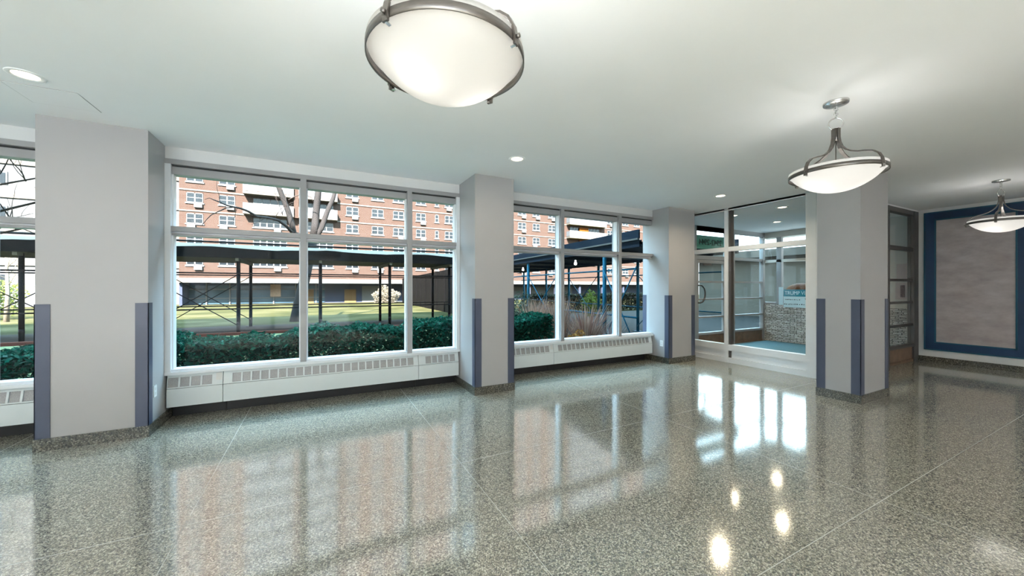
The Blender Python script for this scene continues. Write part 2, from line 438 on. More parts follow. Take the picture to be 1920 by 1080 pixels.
# ------------------------------------------------------------------ lobby windows
def lobby_window(num, label, x0, x1, mulls):
    r = root('window_%d' % num, ((x0+x1)/2, WY, 0), label, 'window', None, 'structure')
    F = M['frame']
    MB().box(x0, x1, WY-.004, GY+.06, 2.792, 2.846).build('head_rail', F, r)
    MB().box(x0, x1, WY+.045, GY+.06, 2.772, 2.792).build('head_gasket', M['gasket'], r)
    MB().box(x0, x1, WY+.03, GY+.05, 2.69, 2.772).build('head_stop', F, r)
    MB().box(x0, x1, WY+.002, GY+.06, 2.062, 2.118).build('transom', F, r)
    MB().box(x0, x1, WY+.05, GY+.06, 2.045, 2.062).build('transom_lip', M['frame_white'], r)
    MB().box(x0, x1, WY+.032, GY+.05, 2.020, 2.045).build('transom_stop', F, r)
    MB().box(x0, x1, WY-.012, GY+.08, .497, .530).box(x0, x1, WY+.012, GY+.06, .530, .556).build('sill_rail', M['frame_white'], r)
    for m in mulls:
        MB().box(m-.033, m+.033, WY-.006, GY+.08, .53, 2.80).build('mullion', F, r)
    for xx in (x0, x1):
        s = 1 if xx == x0 else -1
        MB().box(xx, xx+s*.05, WY-.003, GY+.08, .53, 2.80).build('jamb', M['frame_white'], r)
    edges = [x0+.05] + [e for m in mulls for e in (m-.033, m+.033)] + [x1-.05]
    for a, b in zip(edges[::2], edges[1::2]):
        for z0, z1 in ((.556, 2.020), (2.118, 2.69)):
            st = MB()
            for q0, q1 in ((a, a+.014), (b-.014, b)):
                st.box(q0, q1, WY+.04, GY+.03, z0, z1)
            st.build('glazing_bead', M['frame_white'], r)
            MB().box(a, b, GY, GY+.008, z0, z1).build('pane', M['glass'], r)
    return r
lobby_window(1, 'window bay left of the widest pillar, over a radiator', -6.0, -2.215, [-4.055, -2.76])
lobby_window(2, 'long three bay window looking over the clipped hedge to the brick block', -1.47, 1.87, [-.163, 1.135])
lobby_window(3, 'three bay window looking over dry ornamental grasses', 2.455, 6.35, [3.725, 5.035])

r = root('window_8', (-2.5, -3.6, 0), 'wide unseen glazing added behind the viewpoint for daylight', 'window', None, 'structure')  # unseen glazing, added to let daylight in from the rear
for a in (-6.0, -3.68, -1.36, .96):
    MB().box(a, a+.10, -3.68, -3.52, .12, 2.84).build('mullion', M['frame'], r)
for a in (-5.9, -3.58, -1.26):
    MB().box(a, a+2.22, -3.61, -3.60, .12, 2.84).build('pane', M['glass'], r)

# ------------------------------------------------------------------ radiator covers
def radiator(label, x0, x1, g0, g1, cover=None):
    r = root('radiator_cover', ((x0+x1)/2, 5.42, 0), label, 'radiator', 'white radiator covers under the windows')
    H = M['heater']
    y0, yb = WY, 5.565
    a = MB()
    # front panel, sloped grille frame, top
    a.box(x0, x1, y0, y0+.012, .149, .345)
    a.box(x0, x1, y0+.004, yb, .149, .160)
    a.box(x0, x0+.01, y0+.004, yb, .149, .345); a.box(x1-.01, x1, y0+.004, yb, .149, .345)
    a.build('lower_panel', H, r)
    t = MB()
    yt = y0+.035
    def slope(z): return y0 + (z-.345)/(.497-.345)*(yt-y0)
    def slab(xa, xb, z0, z1, d=.012, off=0):
        t.add([(xa,slope(z0)+off,z0),(xb,slope(z0)+off,z0),(xb,slope(z1)+off,z1),(xa,slope(z1)+off,z1),
               (xa,slope(z0)+off+d,z0),(xb,slope(z0)+off+d,z0),(xb,slope(z1)+off+d,z1),(xa,slope(z1)+off+d,z1)],
              [(0,1,2,3),(7,6,5,4),(0,4,5,1),(1,5,6,2),(2,6,7,3),(3,7,4,0)])
    slab(x0, x1, .350, .362); slab(x0, x1, .462, .492)
    slab(x0, g0, .362, .462); slab(g1, x1, .362, .462)
    t.box(x0, x1, yt-.006, yb, .484, .496)
    t.build('upper_casing', H, r)
    n = max(2, int(round((g1-g0)/.092)))
    bk = MB(); t = bk; slab(g0, g1, .362, .462, .004, .014); bk.build('grille_mesh', M['grille'], r)
    for i in range(1, n):
        xx = g0 + (g1-g0)*i/n
        t = MB(); slab(xx-.008, xx+.008, .362, .462, .016); t.build('grille_bar', H, r)
    MB().box(x0, x1, 5.50, yb, 0, .149).build('kick_plate', M['kick'], r)
    if cover:
        c = MB(); t = c; slab(cover[0], cover[1], .40, .480, .003, -.003); c.build('access_cover', M['backing'], r)
    return r
radiator('white radiator cover under the far left window', -4.6, -2.23, -4.5, -2.33)
radiator('short white radiator cover section beside the widest pillar', -1.455, -.968, -1.448, -1.065, (-1.03, -.975))
radiator('long middle white radiator cover under the hedge window', -.962, 1.258, -.879, 1.192)
radiator('short white radiator cover left of the middle pillar', 1.264, 1.855, 1.362, 1.80)
radiator('short white radiator cover right of the middle pillar', 2.472, 3.545, 2.55, 3.46, (3.49, 3.54))
radiator('long white radiator cover under the grass window', 3.552, 5.882, 3.645, 5.80)

# ------------------------------------------------------------------ ceiling fittings
def downlight(label, x, y, z, power, spread=150):
    r = root('downlight', (x, y, z), label, 'downlight', 'round recessed ceiling downlights')
    MB().lathe([(.066,.0),(.070,-.006),(.094,-.007),(.098,-.003),(.098,.0)], 40, (x,y,z)).build('trim_ring', M['trim'], r)
    MB().lathe([(.0001,-.002),(.066,-.002)], 40, (x,y,z)).build('lens', M['lens'], r)
    ld = bpy.data.lights.new('downlight_lamp', 'AREA'); ld.shape = 'DISK'; ld.size = .12; ld.energy = power; ld.color = (1,.84,.60); ld.spread = R(spread)
    lo = bpy.data.objects.new('downlight_lamp', ld); COL.objects.link(lo); lo.parent = r; lo.location = (0,0,-.02)
    return r
DL = downlight('recessed downlight beside the ceiling hatch near the widest pillar', -1.87, 4.0, CEIL, .5)
def dl(label, x, y, z, power):
    o = copy_tree(DL, (x, y, z), label)
    for c in o.children:
        if c.type == 'LIGHT': c.data.energy = power
    return o
dl('recessed downlight in front of the middle pillar', 2.10, 3.92, CEIL, 1.5)
dl('recessed downlight in front of the pillar with the outlet', 5.96, 3.94, CEIL, 8)
dl('vestibule downlight nearest the lobby glazing and the pillar', 7.70, 3.88, 2.95, 4)
dl('vestibule downlight deepest inside, towards the stone wall', 9.31, 4.80, 2.95, 4)
dl('vestibule downlight just behind the entrance mullion', 7.69, 4.80, 2.95, 4)
# unseen downlights added behind the viewpoint as extra room light
for i, (x, y) in enumerate(((-4.6,1.6),(-3.2,-1.8),(-.4,-1.8),(2.6,-1.8))):
    dl(('added fill downlight near the left end wall','added fill downlight by the left of the rear wall','added fill downlight behind the viewpoint','added fill downlight by the rear wall past the first pendant')[i], x, y, CEIL, 2)

def pendant(label, x, y, power, az):
    r = root('pendant_lamp', (x, y, CEIL), label, 'pendant lamp', 'frosted bowl pendant lamps')
    c = (x, y, 0)
    MB().lathe([(.0001,2.955),(.03,2.955),(.083,2.962),(.086,2.972),(.086,2.98)], 40, c).build('ceiling_canopy', M['chrome'], r)
    ch = MB(); z = 2.950
    for i in range(5):
        ch.torus((x, y, z-.010), .0135, .003, 'y' if i % 2 else 'x', 18, 6); z -= .0195
    ch.build('chain', M['chrome'], r)
    MB().torus((x, y, 2.800), .050, .005, 'y', 36, 8).build('hanging_ring', M['chrome'], r)
    MB().lathe([(.0001,2.765),(.010,2.765),(.012,2.745),(.018,2.742),(.018,2.672),(.012,2.662),(.0001,2.662)], 24, c).build('hub', M['nickel'], r)
    MB().tube([(x,y,2.67),(x,y,2.30)], .004, 8).build('centre_rod', M['nickel'], r)
    # bowl with thickness
    prof = []
    Rb, d = .300, .152
    Rs = (Rb*Rb + d*d)/(2*d); z0 = 2.238
    th = math.asin(Rb/Rs)
    for i in range(19):
        a = th*i/18; prof.append((max(.0001, Rs*math.sin(a)), z0 + Rs - Rs*math.cos(a)))
    prof += [(.312, 2.398), (.315, 2.424), (.306, 2.426)]
    for i in range(18, -1, -1):
        a = th*i/18; prof.append((max(.0001, (Rs-.006)*math.sin(a)), z0 + Rs - (Rs-.006)*math.cos(a)))
    MB().lathe(prof, 72, c).build('glass_bowl', M['bowl'], r)
    MB().lathe([(.314,2.370),(.319,2.370),(.319,2.402),(.314,2.402)], 72, c, True).build('rim_band', M['nickel'], r)
    path = [(.023,2.760),(.023,2.69),(.029,2.645),(.045,2.605),(.074,2.568),(.115,2.540),(.165,2.520),(.215,2.508),(.262,2.492),(.298,2.462),(.317,2.425),(.325,2.385),(.325,2.352)]
    for k in range(4):
        a = R(az + 90*k); ca, sa = math.cos(a), math.sin(a)
        rb = MB(); v = []; hw, ht = .013, .0045
        for i, (rr, zz) in enumerate(path):
            p0, p1 = path[max(0,i-1)], path[min(len(path)-1,i+1)]
            t = Vector((p1[0]-p0[0], p1[1]-p0[1])).normalized(); nr = Vector((-t.y, t.x))
            for s, q in ((-1,-1),(1,-1),(1,1),(-1,1)):
                R2 = rr + nr.x*ht*q; Z2 = zz + nr.y*ht*q
                v.append((x + R2*ca - s*hw*sa, y + R2*sa + s*hw*ca, Z2))
        f = []
        for i in range(len(path)-1):
            for j in range(4):
                j2 = (j+1) % 4
                f.append((i*4+j, i*4+j2, (i+1)*4+j2, (i+1)*4+j))
        f += [(3,2,1,0), tuple(len(v)-4+j for j in range(4))]
        arm = rb.add(v, f).build('arm', M['nickel'], r)
        px, py = x + .328*ca, y + .328*sa
        MB().tube([(px,py,2.383),(px+.014*ca,py+.014*sa,2.383)], .008, 12).build('thumb_screw', M['nickel'], arm)
        MB().bar((x+.325*ca,y+.325*sa,2.354),(x+.304*ca,y+.304*sa,2.350), .012, .003).build('clip', M['chrome'], arm)
    for s in (-1, 1):
        ld = bpy.data.lights.new('bulb_lamp', 'POINT'); ld.energy = power/2; ld.shadow_soft_size = .035; ld.color = (1,.985,.965)
        lo = bpy.data.objects.new('bulb_lamp', ld); COL.objects.link(lo); lo.parent = r
        lo.location = (s*.12*math.cos(R(az-20)), s*.12*math.sin(R(az-20)), 2.335-CEIL)
    return r
PD = pendant('large frosted bowl pendant nearest the viewpoint, cut by the top edge', .475, 1.50, 13, 33)
def pd(label, x, y, power, rz=0):
    o = copy_tree(PD, (x, y, CEIL), label); o.rotation_euler = (0,0,R(rz))
    for c in o.children:
        if c.type == 'LIGHT': c.data.energy = power/2
        if c.name.startswith('glass_bowl'):
            c.data = c.data.copy(); c.data.materials[0] = M['bowl_soft']
    return o
pd('frosted bowl pendant hanging in front of the entrance pillar', 3.80, 1.512, 3.4, -46)
pd('smallest frosted bowl pendant, hanging before the blue bordered panel', 8.65, 1.525, 3.0, -31)
pd('added fill pendant near the left end wall', -4.1, 2.6, 60)  # unseen pendants added from here down to brighten the room
pd('added fill pendant before the left end wall, set back', -3.4, -.9, 50)
pd('added fill pendant behind the viewpoint', .3, -1.7, 50)
pd('added fill pendant by the rear wall, past the one behind the viewpoint', 3.4, -1.9, 60)
pd('added fill pendant by the rear wall towards the panelled end', 7.2, -1.9, 190)

# ceiling hatch: raised square panel with a hairline edge
r = root('ceiling_hatch', (-1.885, 4.37, CEIL), 'square white access hatch in the ceiling above the widest pillar', 'hatch')
MB().box(-2.085,-1.685,4.19,4.55,CEIL-.004,CEIL).build('hatch_panel', M['ceiling'], r)
e = MB()
for a in ((-2.089,-2.085,4.19,4.55),(-1.685,-1.681,4.19,4.55),(-2.089,-1.681,4.186,4.19),(-2.089,-1.681,4.55,4.554)):
    e.box(*a, CEIL-.003, CEIL)
e.build('hatch_seam', M['frame'], r)

# ------------------------------------------------------------------ blue bordered wall panel
r = root('wall_panel', (10.63, 2.18, .23), 'tall mottled grey panel with a wide blue border on the right wall', 'wall panel')
X = 10.63
ya, yb, za, zb = 2.81, 1.552, .233, 2.913
MB().box(X-.012, X, 2.65, 1.712, .395, 2.748).build('mottled_field', M['mottled'], r)
bd = MB()
for a in ((ya,2.65,za,zb),(1.712,yb,za,zb),(2.65,1.712,za,.395),(2.65,1.712,2.748,zb)):
    bd.box(X-.022, X, a[1], a[0], a[2], a[3])
bd.build('blue_border', M['blue'], r)
for nm, (p, q, u, w_) in dict(outer=(ya,yb,za,zb), inner=(2.668,1.694,.377,2.766)).items():
    e = MB(); t = .022
    for a in ((p,p-t,u,w_),(q+t,q,u,w_),(p,q,u,u+t),(p,q,w_-t,w_)):
        e.box(X-.028, X-.002, a[1], a[0], a[2], a[3])
    e.build('edge_line', M['teal'], r, label='teal edge line of the border')

# ------------------------------------------------------------------ entrance glazing between lobby and vestibule (X = 7.02)
SX = 7.02
r = root('window_4', (SX, 4.2, 0), 'tall white framed glazing between lobby and entrance vestibule', 'glazing', None, 'structure')
FW = M['frame_white']
Y0, Y1 = 2.985, 5.53
MB().box(SX, SX+.12, Y0, Y1, 0, .10).build('base_rail', FW, r)
MB().box(SX, SX+.11, Y0, Y1, .235, .352).build('sill_rail', FW, r)
MB().box(SX, SX+.11, Y0, Y1, 2.145, 2.232).build('transom', FW, r)
MB().box(SX, SX+.12, Y0, Y1, 2.935, CEIL).build('head_rail', FW, r)
MB().box(SX-.006, SX+.13, 4.485, 4.557, 0, CEIL).build('mullion', FW, r)
MB().box(SX+.02, SX+.11, 4.44, 4.485, 0, 2.935).build('mullion_stop', M['shaded_frame'], r)
MB().box(SX-.006, SX+.13, 3.045, 3.19, 0, CEIL).build('jamb', FW, r)
MB().box(SX-.003, SX+.12, 2.985, 3.045, 0, CEIL).build('jamb', FW, r)
MB().box(SX, SX+.13, 5.48, 5.53, 0, CEIL).build('jamb', FW, r)
for a, b in ((3.19, 4.44), (4.557, 5.48)):
    MB().box(SX+.035, SX+.06, a, b, .10, .235).build('infill_panel', FW, r)
    for z0, z1 in ((.352, 2.145), (2.232, 2.935)):
        MB().box(SX+.06, SX+.068, a, b, z0, z1).build('pane', M['glass'], r)

# ------------------------------------------------------------------ vestibule
c = MB().box(7.02, 11.3, 2.90, 6.05, 2.95, 3.10).build('ceiling', M['ceiling']); tag(c, 'white vestibule ceiling with three downlights', 'ceiling', kind='structure')
w = MB().box(10.93, 11.3, 2.97, 6.05, 0, 1.0).build('wall_stone', M['stone']); tag(w, 'low wall of stacked grey ledger stone in the vestibule', 'wall', kind='structure')
w = (MB().box(10.95, 11.3, 2.97, 4.30, 1.0, 2.95).box(10.95, 11.3, 4.30, 6.05, 2.80, 2.95)).build('wall_vestibule', M['vest_wall']); tag(w, 'plain beige wall above the ledger stone in the vestibule', 'wall', kind='structure')
r = root('window_6', (10.97, 5.1, 1.0), 'two bay window above the ledger stone wall', 'window', None, 'structure')
MB().box(10.95, 11.05, 4.30, 6.0, 1.0, 1.05).build('sill_rail', M['frame'], r)
MB().box(10.95, 11.05, 4.30, 6.0, 2.13, 2.20).build('transom', M['vest_wall'], r)
MB().box(10.95, 11.05, 5.54, 5.66, 1.05, 2.80).build('mullion', M['frame'], r)
MB().box(10.95, 11.05, 4.30, 4.40, 1.05, 2.80).build('mullion', M['frame'], r)
for a, b in ((4.40,5.54),(5.66,5.98)):
    for z0, z1 in ((1.05,2.13),(2.20,2.80)):
        MB().box(10.99, 10.998, a, b, z0, z1).build('pane', M['glass'], r)

def ladder_glazing(num, label, axis, c, spans, uprights, bars, base_top, frame, base_mat, head, kind_name='window'):
    """glazed screen with horizontal bars; axis 'x': runs along X at Y=c"""
    r = root('%s_%d' % (kind_name, num), ((spans[0][0]+spans[-1][1])/2, c, 0), label, 'glazing', None, 'structure')
    lo, hi = spans[0][0], spans[-1][1]
    MB().box(lo, hi, c-.02, c+.02, .04, base_top-.05).build('kick_panel', base_mat, r)
    MB().box(lo, hi, c-.035, c+.035, 0, .05).build('base_rail', base_mat, r)
    MB().box(lo, hi, c-.045, c+.045, base_top-.055, base_top).build('sill_rail', frame, r)
    MB().box(lo, hi, c-.045, c+.045, head, 2.95).build('head_rail', frame, r)
    for u0, u1 in uprights:
        MB().box(u0, u1, c-.05, c+.05, 0, 2.95).build('upright', frame, r)
    for z0, z1 in bars:
        for a, b in spans:
            MB().box(a, b, c-.035, c+.035, z0, z1).build('glazing_bar', frame, r)
    zs = [base_top] + [z for bq in sorted(bars) for z in bq] + [head]
    for a, b in spans:
        for z0, z1 in zip(zs[::2], zs[1::2]):
            MB().box(a, b, c-.004, c+.004, z0, z1).build('pane', M['glass'], r)
    return r
BARS = [(.70,.742),(1.14,1.182),(1.565,1.612),(2.160,2.232)]
ladder_glazing(5, 'glazed screen with shade darkened frame and horizontal bars beside the blue panel', 'x', 2.935,
               [(7.16,8.18),(8.25,9.20),(9.27,10.40)], [(7.10,7.16),(8.18,8.25),(9.20,9.27),(10.40,10.62)], BARS, .345, M['shaded_frame'], M['wood'], 2.86)
# facade of the vestibule, Y = 6.0
fr = M['frame']
r = ladder_glazing(7, 'glazed vestibule front with horizontal bars, right of the entrance door', 'x', 6.0,
               [(7.17,8.02),(9.38,9.50),(9.60,10.86)], [(7.06,7.17),(8.02,8.10),(9.27,9.38),(9.50,9.60),(10.86,10.95)], BARS, .345, fr, M['wood'], 2.84)
d = root('door_1', (8.68, 6.0, 0), 'glazed entrance door with horizontal bars and a pull handle', 'door', None, 'structure')
for u0, u1 in ((8.10,8.20),(9.17,9.27)):
    MB().box(u0, u1, 5.97, 6.03, .01, 2.13).build('stile', fr, d)
for z0, z1 in ((.01,.32),(.70,.742),(1.14,1.182),(1.565,1.612),(2.05,2.13)):
    MB().box(8.20, 9.17, 5.975, 6.025, z0, z1).build('rail', M['wood'] if z0 < .1 else fr, d)
for z0, z1 in ((.32,.70),(.742,1.14),(1.182,1.565),(1.612,2.05)):
    MB().box(8.20, 9.17, 5.996, 6.004, z0, z1).build('pane', M['glass'], d)
MB().box(8.10, 9.27, 5.955, 6.045, 2.135, 2.23).build('door_header', fr, d)
MB().box(8.10, 9.27, 5.955, 6.045, 2.84, 2.95).build('transom_head', fr, d)
MB().box(8.10, 9.27, 5.996, 6.004, 2.23, 2.84).build('transom_pane', M['glass'], d)
hp = [(8.17,5.965,1.50)] + [(8.17+.17*math.sin(t), 5.90, 1.29+.21*math.cos(t)) for t in [math.pi*i/12 for i in range(13)]] + [(8.17,5.965,1.08)]
MB().tube(hp, .018, 10).build('pull_handle', M['nickel'], d)
MB().box(8.30, 8.62, 5.92, 5.97, 1.985, 2.04).build('door_closer', M['nickel'], d)

# house number sign, faces outwards: seen reversed from the lobby
s = root('number_sign', (8.70, 6.02, 2.60), 'green house number sign over the door, its digits reversed from inside', 'sign')
MB().box(8.16, 9.24, 6.012, 6.026, 2.40, 2.735).build('sign_board', M['sign_green'], s)
def text(body, size, m, parent, loc, rot, name='lettering', ext=.003, sx=1.0, align='CENTER'):
    cu = bpy.data.curves.new(name, 'FONT'); cu.body = body; cu.size = size; cu.extrude = ext
    cu.align_x = align; cu.align_y = 'CENTER'; cu.materials.append(m)
    tmp = bpy.data.objects.new('tmp_text', cu)
    me = bpy.data.meshes.new_from_object(tmp); me.name = name; bpy.data.objects.remove(tmp)
    if not me.materials: me.materials.append(m)
    o = bpy.data.objects.new(name, me); COL.objects.link(o)
    o.parent = parent; o.location = Vector(loc) - WORLD_LOC[parent.name]; o.rotation_euler = rot; o.scale = (sx,1,1)
    return o
# mirror about the viewer: text is laid to be read from the street side, the board is translucent vinyl so it shows here too
text('2942-2944', .205, M['ink_green'], s, (8.70, 6.010, 2.565), (R(90),0,math.pi), ext=.004)

# notice on the vestibule window, readable from the lobby
s = root('notice_sign', (10.93, 5.0, 1.2), 'teal headed notice board standing over the ledger stone wall', 'sign')
MB().box(10.918, 10.93, 4.18, 5.47, 1.215, 1.395).build('header_band', M['sign_teal'], s)
MB().box(10.918, 10.93, 4.18, 5.47, .93, 1.215).build('white_panel', M['sign_white'], s)
text('TRUMP VILLAGE', .135, M['ink_light'], s, (10.916, 5.44, 1.302), (R(90),0,R(-90)), sx=.80, align='LEFT')
text('W L', .105, M['ink'], s, (10.916, 4.98, 1.135), (R(90),0,R(-90)), align='LEFT')
ln = MB(); random.seed(3)
for z, y0, y1 in ((1.135, 5.43, 5.10), (1.015, 5.45, 4.45)):
    y = y0
    while y > y1:
        k = random.uniform(.010, .028); ln.box(10.915, 10.918, y-k, y, z-.012, z+random.uniform(.002,.014)); y -= k + random.uniform(.008,.03)
ln.build('small_print', M['ink'], s)
# white card beside it and the orange dome behind it
c = MB().box(10.915, 10.928, 5.485, 5.585, .99, 1.46).build('window_card', M['sign_white']); tag(c, 'narrow pale card taped upright beside the teal headed notice', 'card')
r = root('orange_drum', (11.76, 5.42, -.2), 'orange drum whose rounded lid shows just above the teal headed notice', 'drum')
MB().lathe([(.0001,1.57),(.12,1.565),(.23,1.53),(.32,1.47),(.37,1.39),(.385,1.29)], 36, (11.76,5.42,0)).build('dome', M['orange'], r)
MB().lathe([(.40,1.295),(.40,1.26),(.36,1.26),(.36,-.3),(.0001,-.3)], 36, (11.76,5.42,0)).build('drum', M['orange'], r)

# papers pinned on the vestibule wall, seen through the barred screen
def paper(label, y0, y1, z0, z1, blocks):
    r = root('paper_sign', (10.94, (y0+y1)/2, z0), label, 'notice', 'pinkish notices on the vestibule wall')
    MB().box(10.938, 10.95, y0, y1, z0, z1).build('sheet', M['paper'], r)
    for (a, b, c_, d_) in blocks:
        MB().box(10.935, 10.938, y0+(y1-y0)*a, y0+(y1-y0)*b, z0+(z1-z0)*c_, z0+(z1-z0)*d_).build('print_block', M['print'], r)
paper('pale pink notice sheet with one dark print column, upper of the vestibule pair', 3.02, 3.30, 1.62, 1.95, [(.1,.38,.12,.92)])
paper('pale pink notice sheet with a tall dark figure, lower of the vestibule pair', 3.02, 3.32, 1.20, 1.55, [(.5,.74,.12,.85),(.08,.22,.3,.7)])

r = MB().box(7.2, 10.85, 3.1, 5.85, .002, .014).build('door_mat', M['mat']); tag(r, 'dark teal grey entrance mat covering the vestibule floor', 'mat')

# ------------------------------------------------------------------ outdoors: ground
def gz(y): return -.20 - max(0, y-14)/48*.70
g = MB()
ys = [5.6, 14, 20, 30, 40, 50, 62, 110]
for a, b in zip(ys[:-1], ys[1:]):
    g.quad((-90,a,gz(a)),(140,a,gz(a)),(140,b,gz(b)),(-90,b,gz(b)))
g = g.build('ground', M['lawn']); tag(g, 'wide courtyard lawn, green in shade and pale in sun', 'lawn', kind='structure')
p = MB()
for a, b in ((16.1, 18.5), (18.5, 20.6)):
    p.quad((-40,a,gz(a)+.02),(6.3,a,gz(a)+.02),(6.3,b,gz(b)+.02),(-40,b,gz(b)+.02))
p.quad((6.3,6.1,gz(6)+.02),(30,6.1,gz(6)+.02),(30,14,gz(14)+.02),(6.3,14,gz(14)+.02))
p.quad((6.3,14,gz(14)+.02),(30,14,gz(14)+.02),(30,20.6,gz(20.6)+.02),(6.3,20.6,gz(20.6)+.02))
p = p.build('path', M['asphalt']); tag(p, 'concrete walkway running under the scaffold sheds', 'path', kind='structure')
q = MB().box(-9, 4.5, 5.76, 15.5, -.35, -.17).build('path', M['gravel']); tag(q, 'pale gravel bed added around the hedge to bounce sky light', 'path', kind='structure')  # gravel added to throw sky light up onto the ceiling
q = MB().quad((-60,-60,-.2),(80,-60,-.2),(80,-3.7,-.2),(-60,-3.7,-.2)).build('ground', M['paving']); tag(q, 'pale paved terrace added behind the lobby to bounce sunlight indoors', 'terrace', kind='structure')  # unseen paving, added to bounce sun through the rear glazing
k = MB().box(-40, 6.3, 15.95, 16.15, -.4, -.12).build('kerb', M['kerb']); tag(k, 'reddish brick kerb edging the walkway behind the hedge', 'kerb', kind='structure')

# ------------------------------------------------------------------ brick apartment block
FY = 62.0
bld = root('apartment_building', (20, 66, -.9), 'long orange brick apartment block across the lawn with white windows', 'building')
wl = MB()
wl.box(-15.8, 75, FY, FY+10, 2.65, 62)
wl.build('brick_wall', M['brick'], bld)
for k in range(6):
    z = 5.98 + 2.7*k
    sgs = [(-15.8,-8.95),(2.55,44.5),(54.0,75)] if z > 11 else [(-15.8,75)]
    m = MB()
    for a, b in sgs: m.box(a, b, FY-.10, FY+.02, z-.09, z+.09)
    m.build('floor_band', M['band'], bld)
MB().box(-15.9, 75, FY-.6, FY+.3, 2.08, 2.68).build('ground_floor_fascia', M['band'], bld)
MB().box(-15.8, 75, FY+3.0, FY+3.3, -1.2, 2.1).build('ground_floor_wall', M['slate_wall'], bld)
MB().box(-15.8, -15.5, FY+.1, FY+3.3, -1.2, 2.1).build('ground_floor_wall', M['slate_wall'], bld)
def win(x0, x1, z, units, ac, h=1.30, yf=FY):
    w_ = MB()
    z0, z1 = z-h/2, z+h/2
    y0, y1 = yf-.07, yf+.06
    t = .10
    w_.box(x0-.12, x1+.12, yf-.14, y1, z0-.16, z0)
    w_.box(x0, x1, y0, y1, z0, z0+t); w_.box(x0, x1, y0, y1, z1-t, z1)
    for i in range(units+1):
        xx = x0 + (x1-x0)*i/units
        w_.box(max(x0,xx-.07), min(x1,xx+.07), y0, y1, z0, z1)
    w_.box(x0, x1, y0+.03, y1, z-.04, z+.04)
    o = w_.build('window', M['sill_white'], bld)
    MB().box(x0+.02, x1-.02, yf-.03, yf+.05, z0+.02, z1-.02).build('pane', M['glass_dark'], o)
    if ac:
        xa = x0 + (x1-x0)*(.3 if ac == 1 else .72)
        MB().box(xa-.42, xa+.42, yf-.32, yf, z0-.62, z0-.16).build('air_conditioner', M['ac'], o)
    return o
COLS = [(-15.05,-13.35,2),(-11.68,-9.95,2),(3.77,5.5,2),(7.43,9.19,2),(10.66,12.33,2),(14.31,15.9,2),(17.5,18.1,1),(19.2,21.5,3),
        (25.0,26.6,2),(29.0,30.6,2),(33.38,35.1,2),(36.6,38.15,2),(40.15,41.8,2),(55.2,56.8,2),(59.5,61.2,2),(63.0,64.6,2)]
rng = random.Random(11)
ROWS = [5.0, 7.7, 10.4, 13.1, 15.8]
for z in ROWS:
    for x0, x1, u in COLS:
        ac = 0 if u == 1 else rng.choice((0,1,2,2,0))
        win(x0, x1, z, u, ac)
    if z < 11:
        win(-7.92, -3.95, z, 5, 2); win(-1.69, 2.01, z, 4, 0)
    else:
        win(-7.92, -3.95, z, 4, 0); win(-1.69, 2.01, z, 4, 0)
        win(45.4, 48.5, z, 4, 0); win(49.6, 53.0, z, 4, 0)
# balconies
def balcony(x0, x1, zs, soffit):
    b_ = MB().box(x0, x1, FY-1.25, FY+.02, zs-.10, zs+.24).build('balcony', M['band'], bld)
    MB().box(x0+.05, x1-.05, FY-1.20, FY, zs-.125, zs-.10).build('soffit', soffit, b_)
    m = MB(); n = max(3, int((x1-x0)/1.3))
    m.box(x0+.04, x1-.04, FY-1.21, FY-1.18, zs+.30, zs+1.28)
    m.box(x0+.04, x0+.07, FY-1.21, FY, zs+.30, zs+1.28); m.box(x1-.07, x1-.04, FY-1.21, FY, zs+.30, zs+1.28)
    m.build('railing_panel', M['rail_panel'], b_)
    m = MB()
    m.box(x0, x1, FY-1.25, FY-1.17, zs+1.28, zs+1.36)
    for i in range(n+1):
        xx = x0+.04+(x1-x0-.08)*i/n
        m.box(xx-.035, xx+.035, FY-1.24, FY-1.17, zs+.24, zs+1.3)
    m.build('handrail', M['sill_white'], b_)
for k in range(3):
    zs = 11.45 + 2.7*k
    balcony(-8.94, -3.05, zs, M['band']); balcony(-2.45, 2.52, zs, M['band']); balcony(44.5, 54.0, zs, M['yellow_soffit'])
MB().box(-3.05, -2.45, FY-.9, FY+.1, 11.3, 62).build('pier', M['brick'], bld)
for z in (10.25, 12.95):
    MB().box(47.6, 49.9, FY-.30, FY-.08, z-.25, z+.85).build('orange_awning', M['orange'], bld)
# storeys above, only ever seen mirrored in the floor
u = MB()
for k in range(16):
    z = 18.5 + 2.7*k
    for x0, x1, n in COLS + [(-7.92,-3.95,4),(-1.69,2.01,4)]:
        u.box(x0+.1, x1-.1, FY-.05, FY+.05, z-.45, z+.45)
u.build('upper_window', M['glass_dark'], bld, kind='stuff')
u = MB()
for k in range(16):
    z = 18.5 + 2.7*k
    for x0, x1, n in COLS + [(-7.92,-3.95,4),(-1.69,2.01,4)]:
        u.box(x0-.05, x1+.05, FY-.03, FY+.03, z-.70, z+.65)
    u.box(-15.8, 75, FY-.08, FY+.02, z+.9, z+1.08)
u.build('upper_window_frame', M['sill_white'], bld, kind='stuff')
u = MB()
for k in range(15):
    for x0, x1 in ((-8.94,-3.05),(-2.45,2.52),(44.5,54.0)):
        zs = 19.55+2.7*k; u.box(x0, x1, FY-1.25, FY, zs-.1, zs+1.3)
u.build('upper_balcony', M['rail_panel'], bld, kind='stuff')
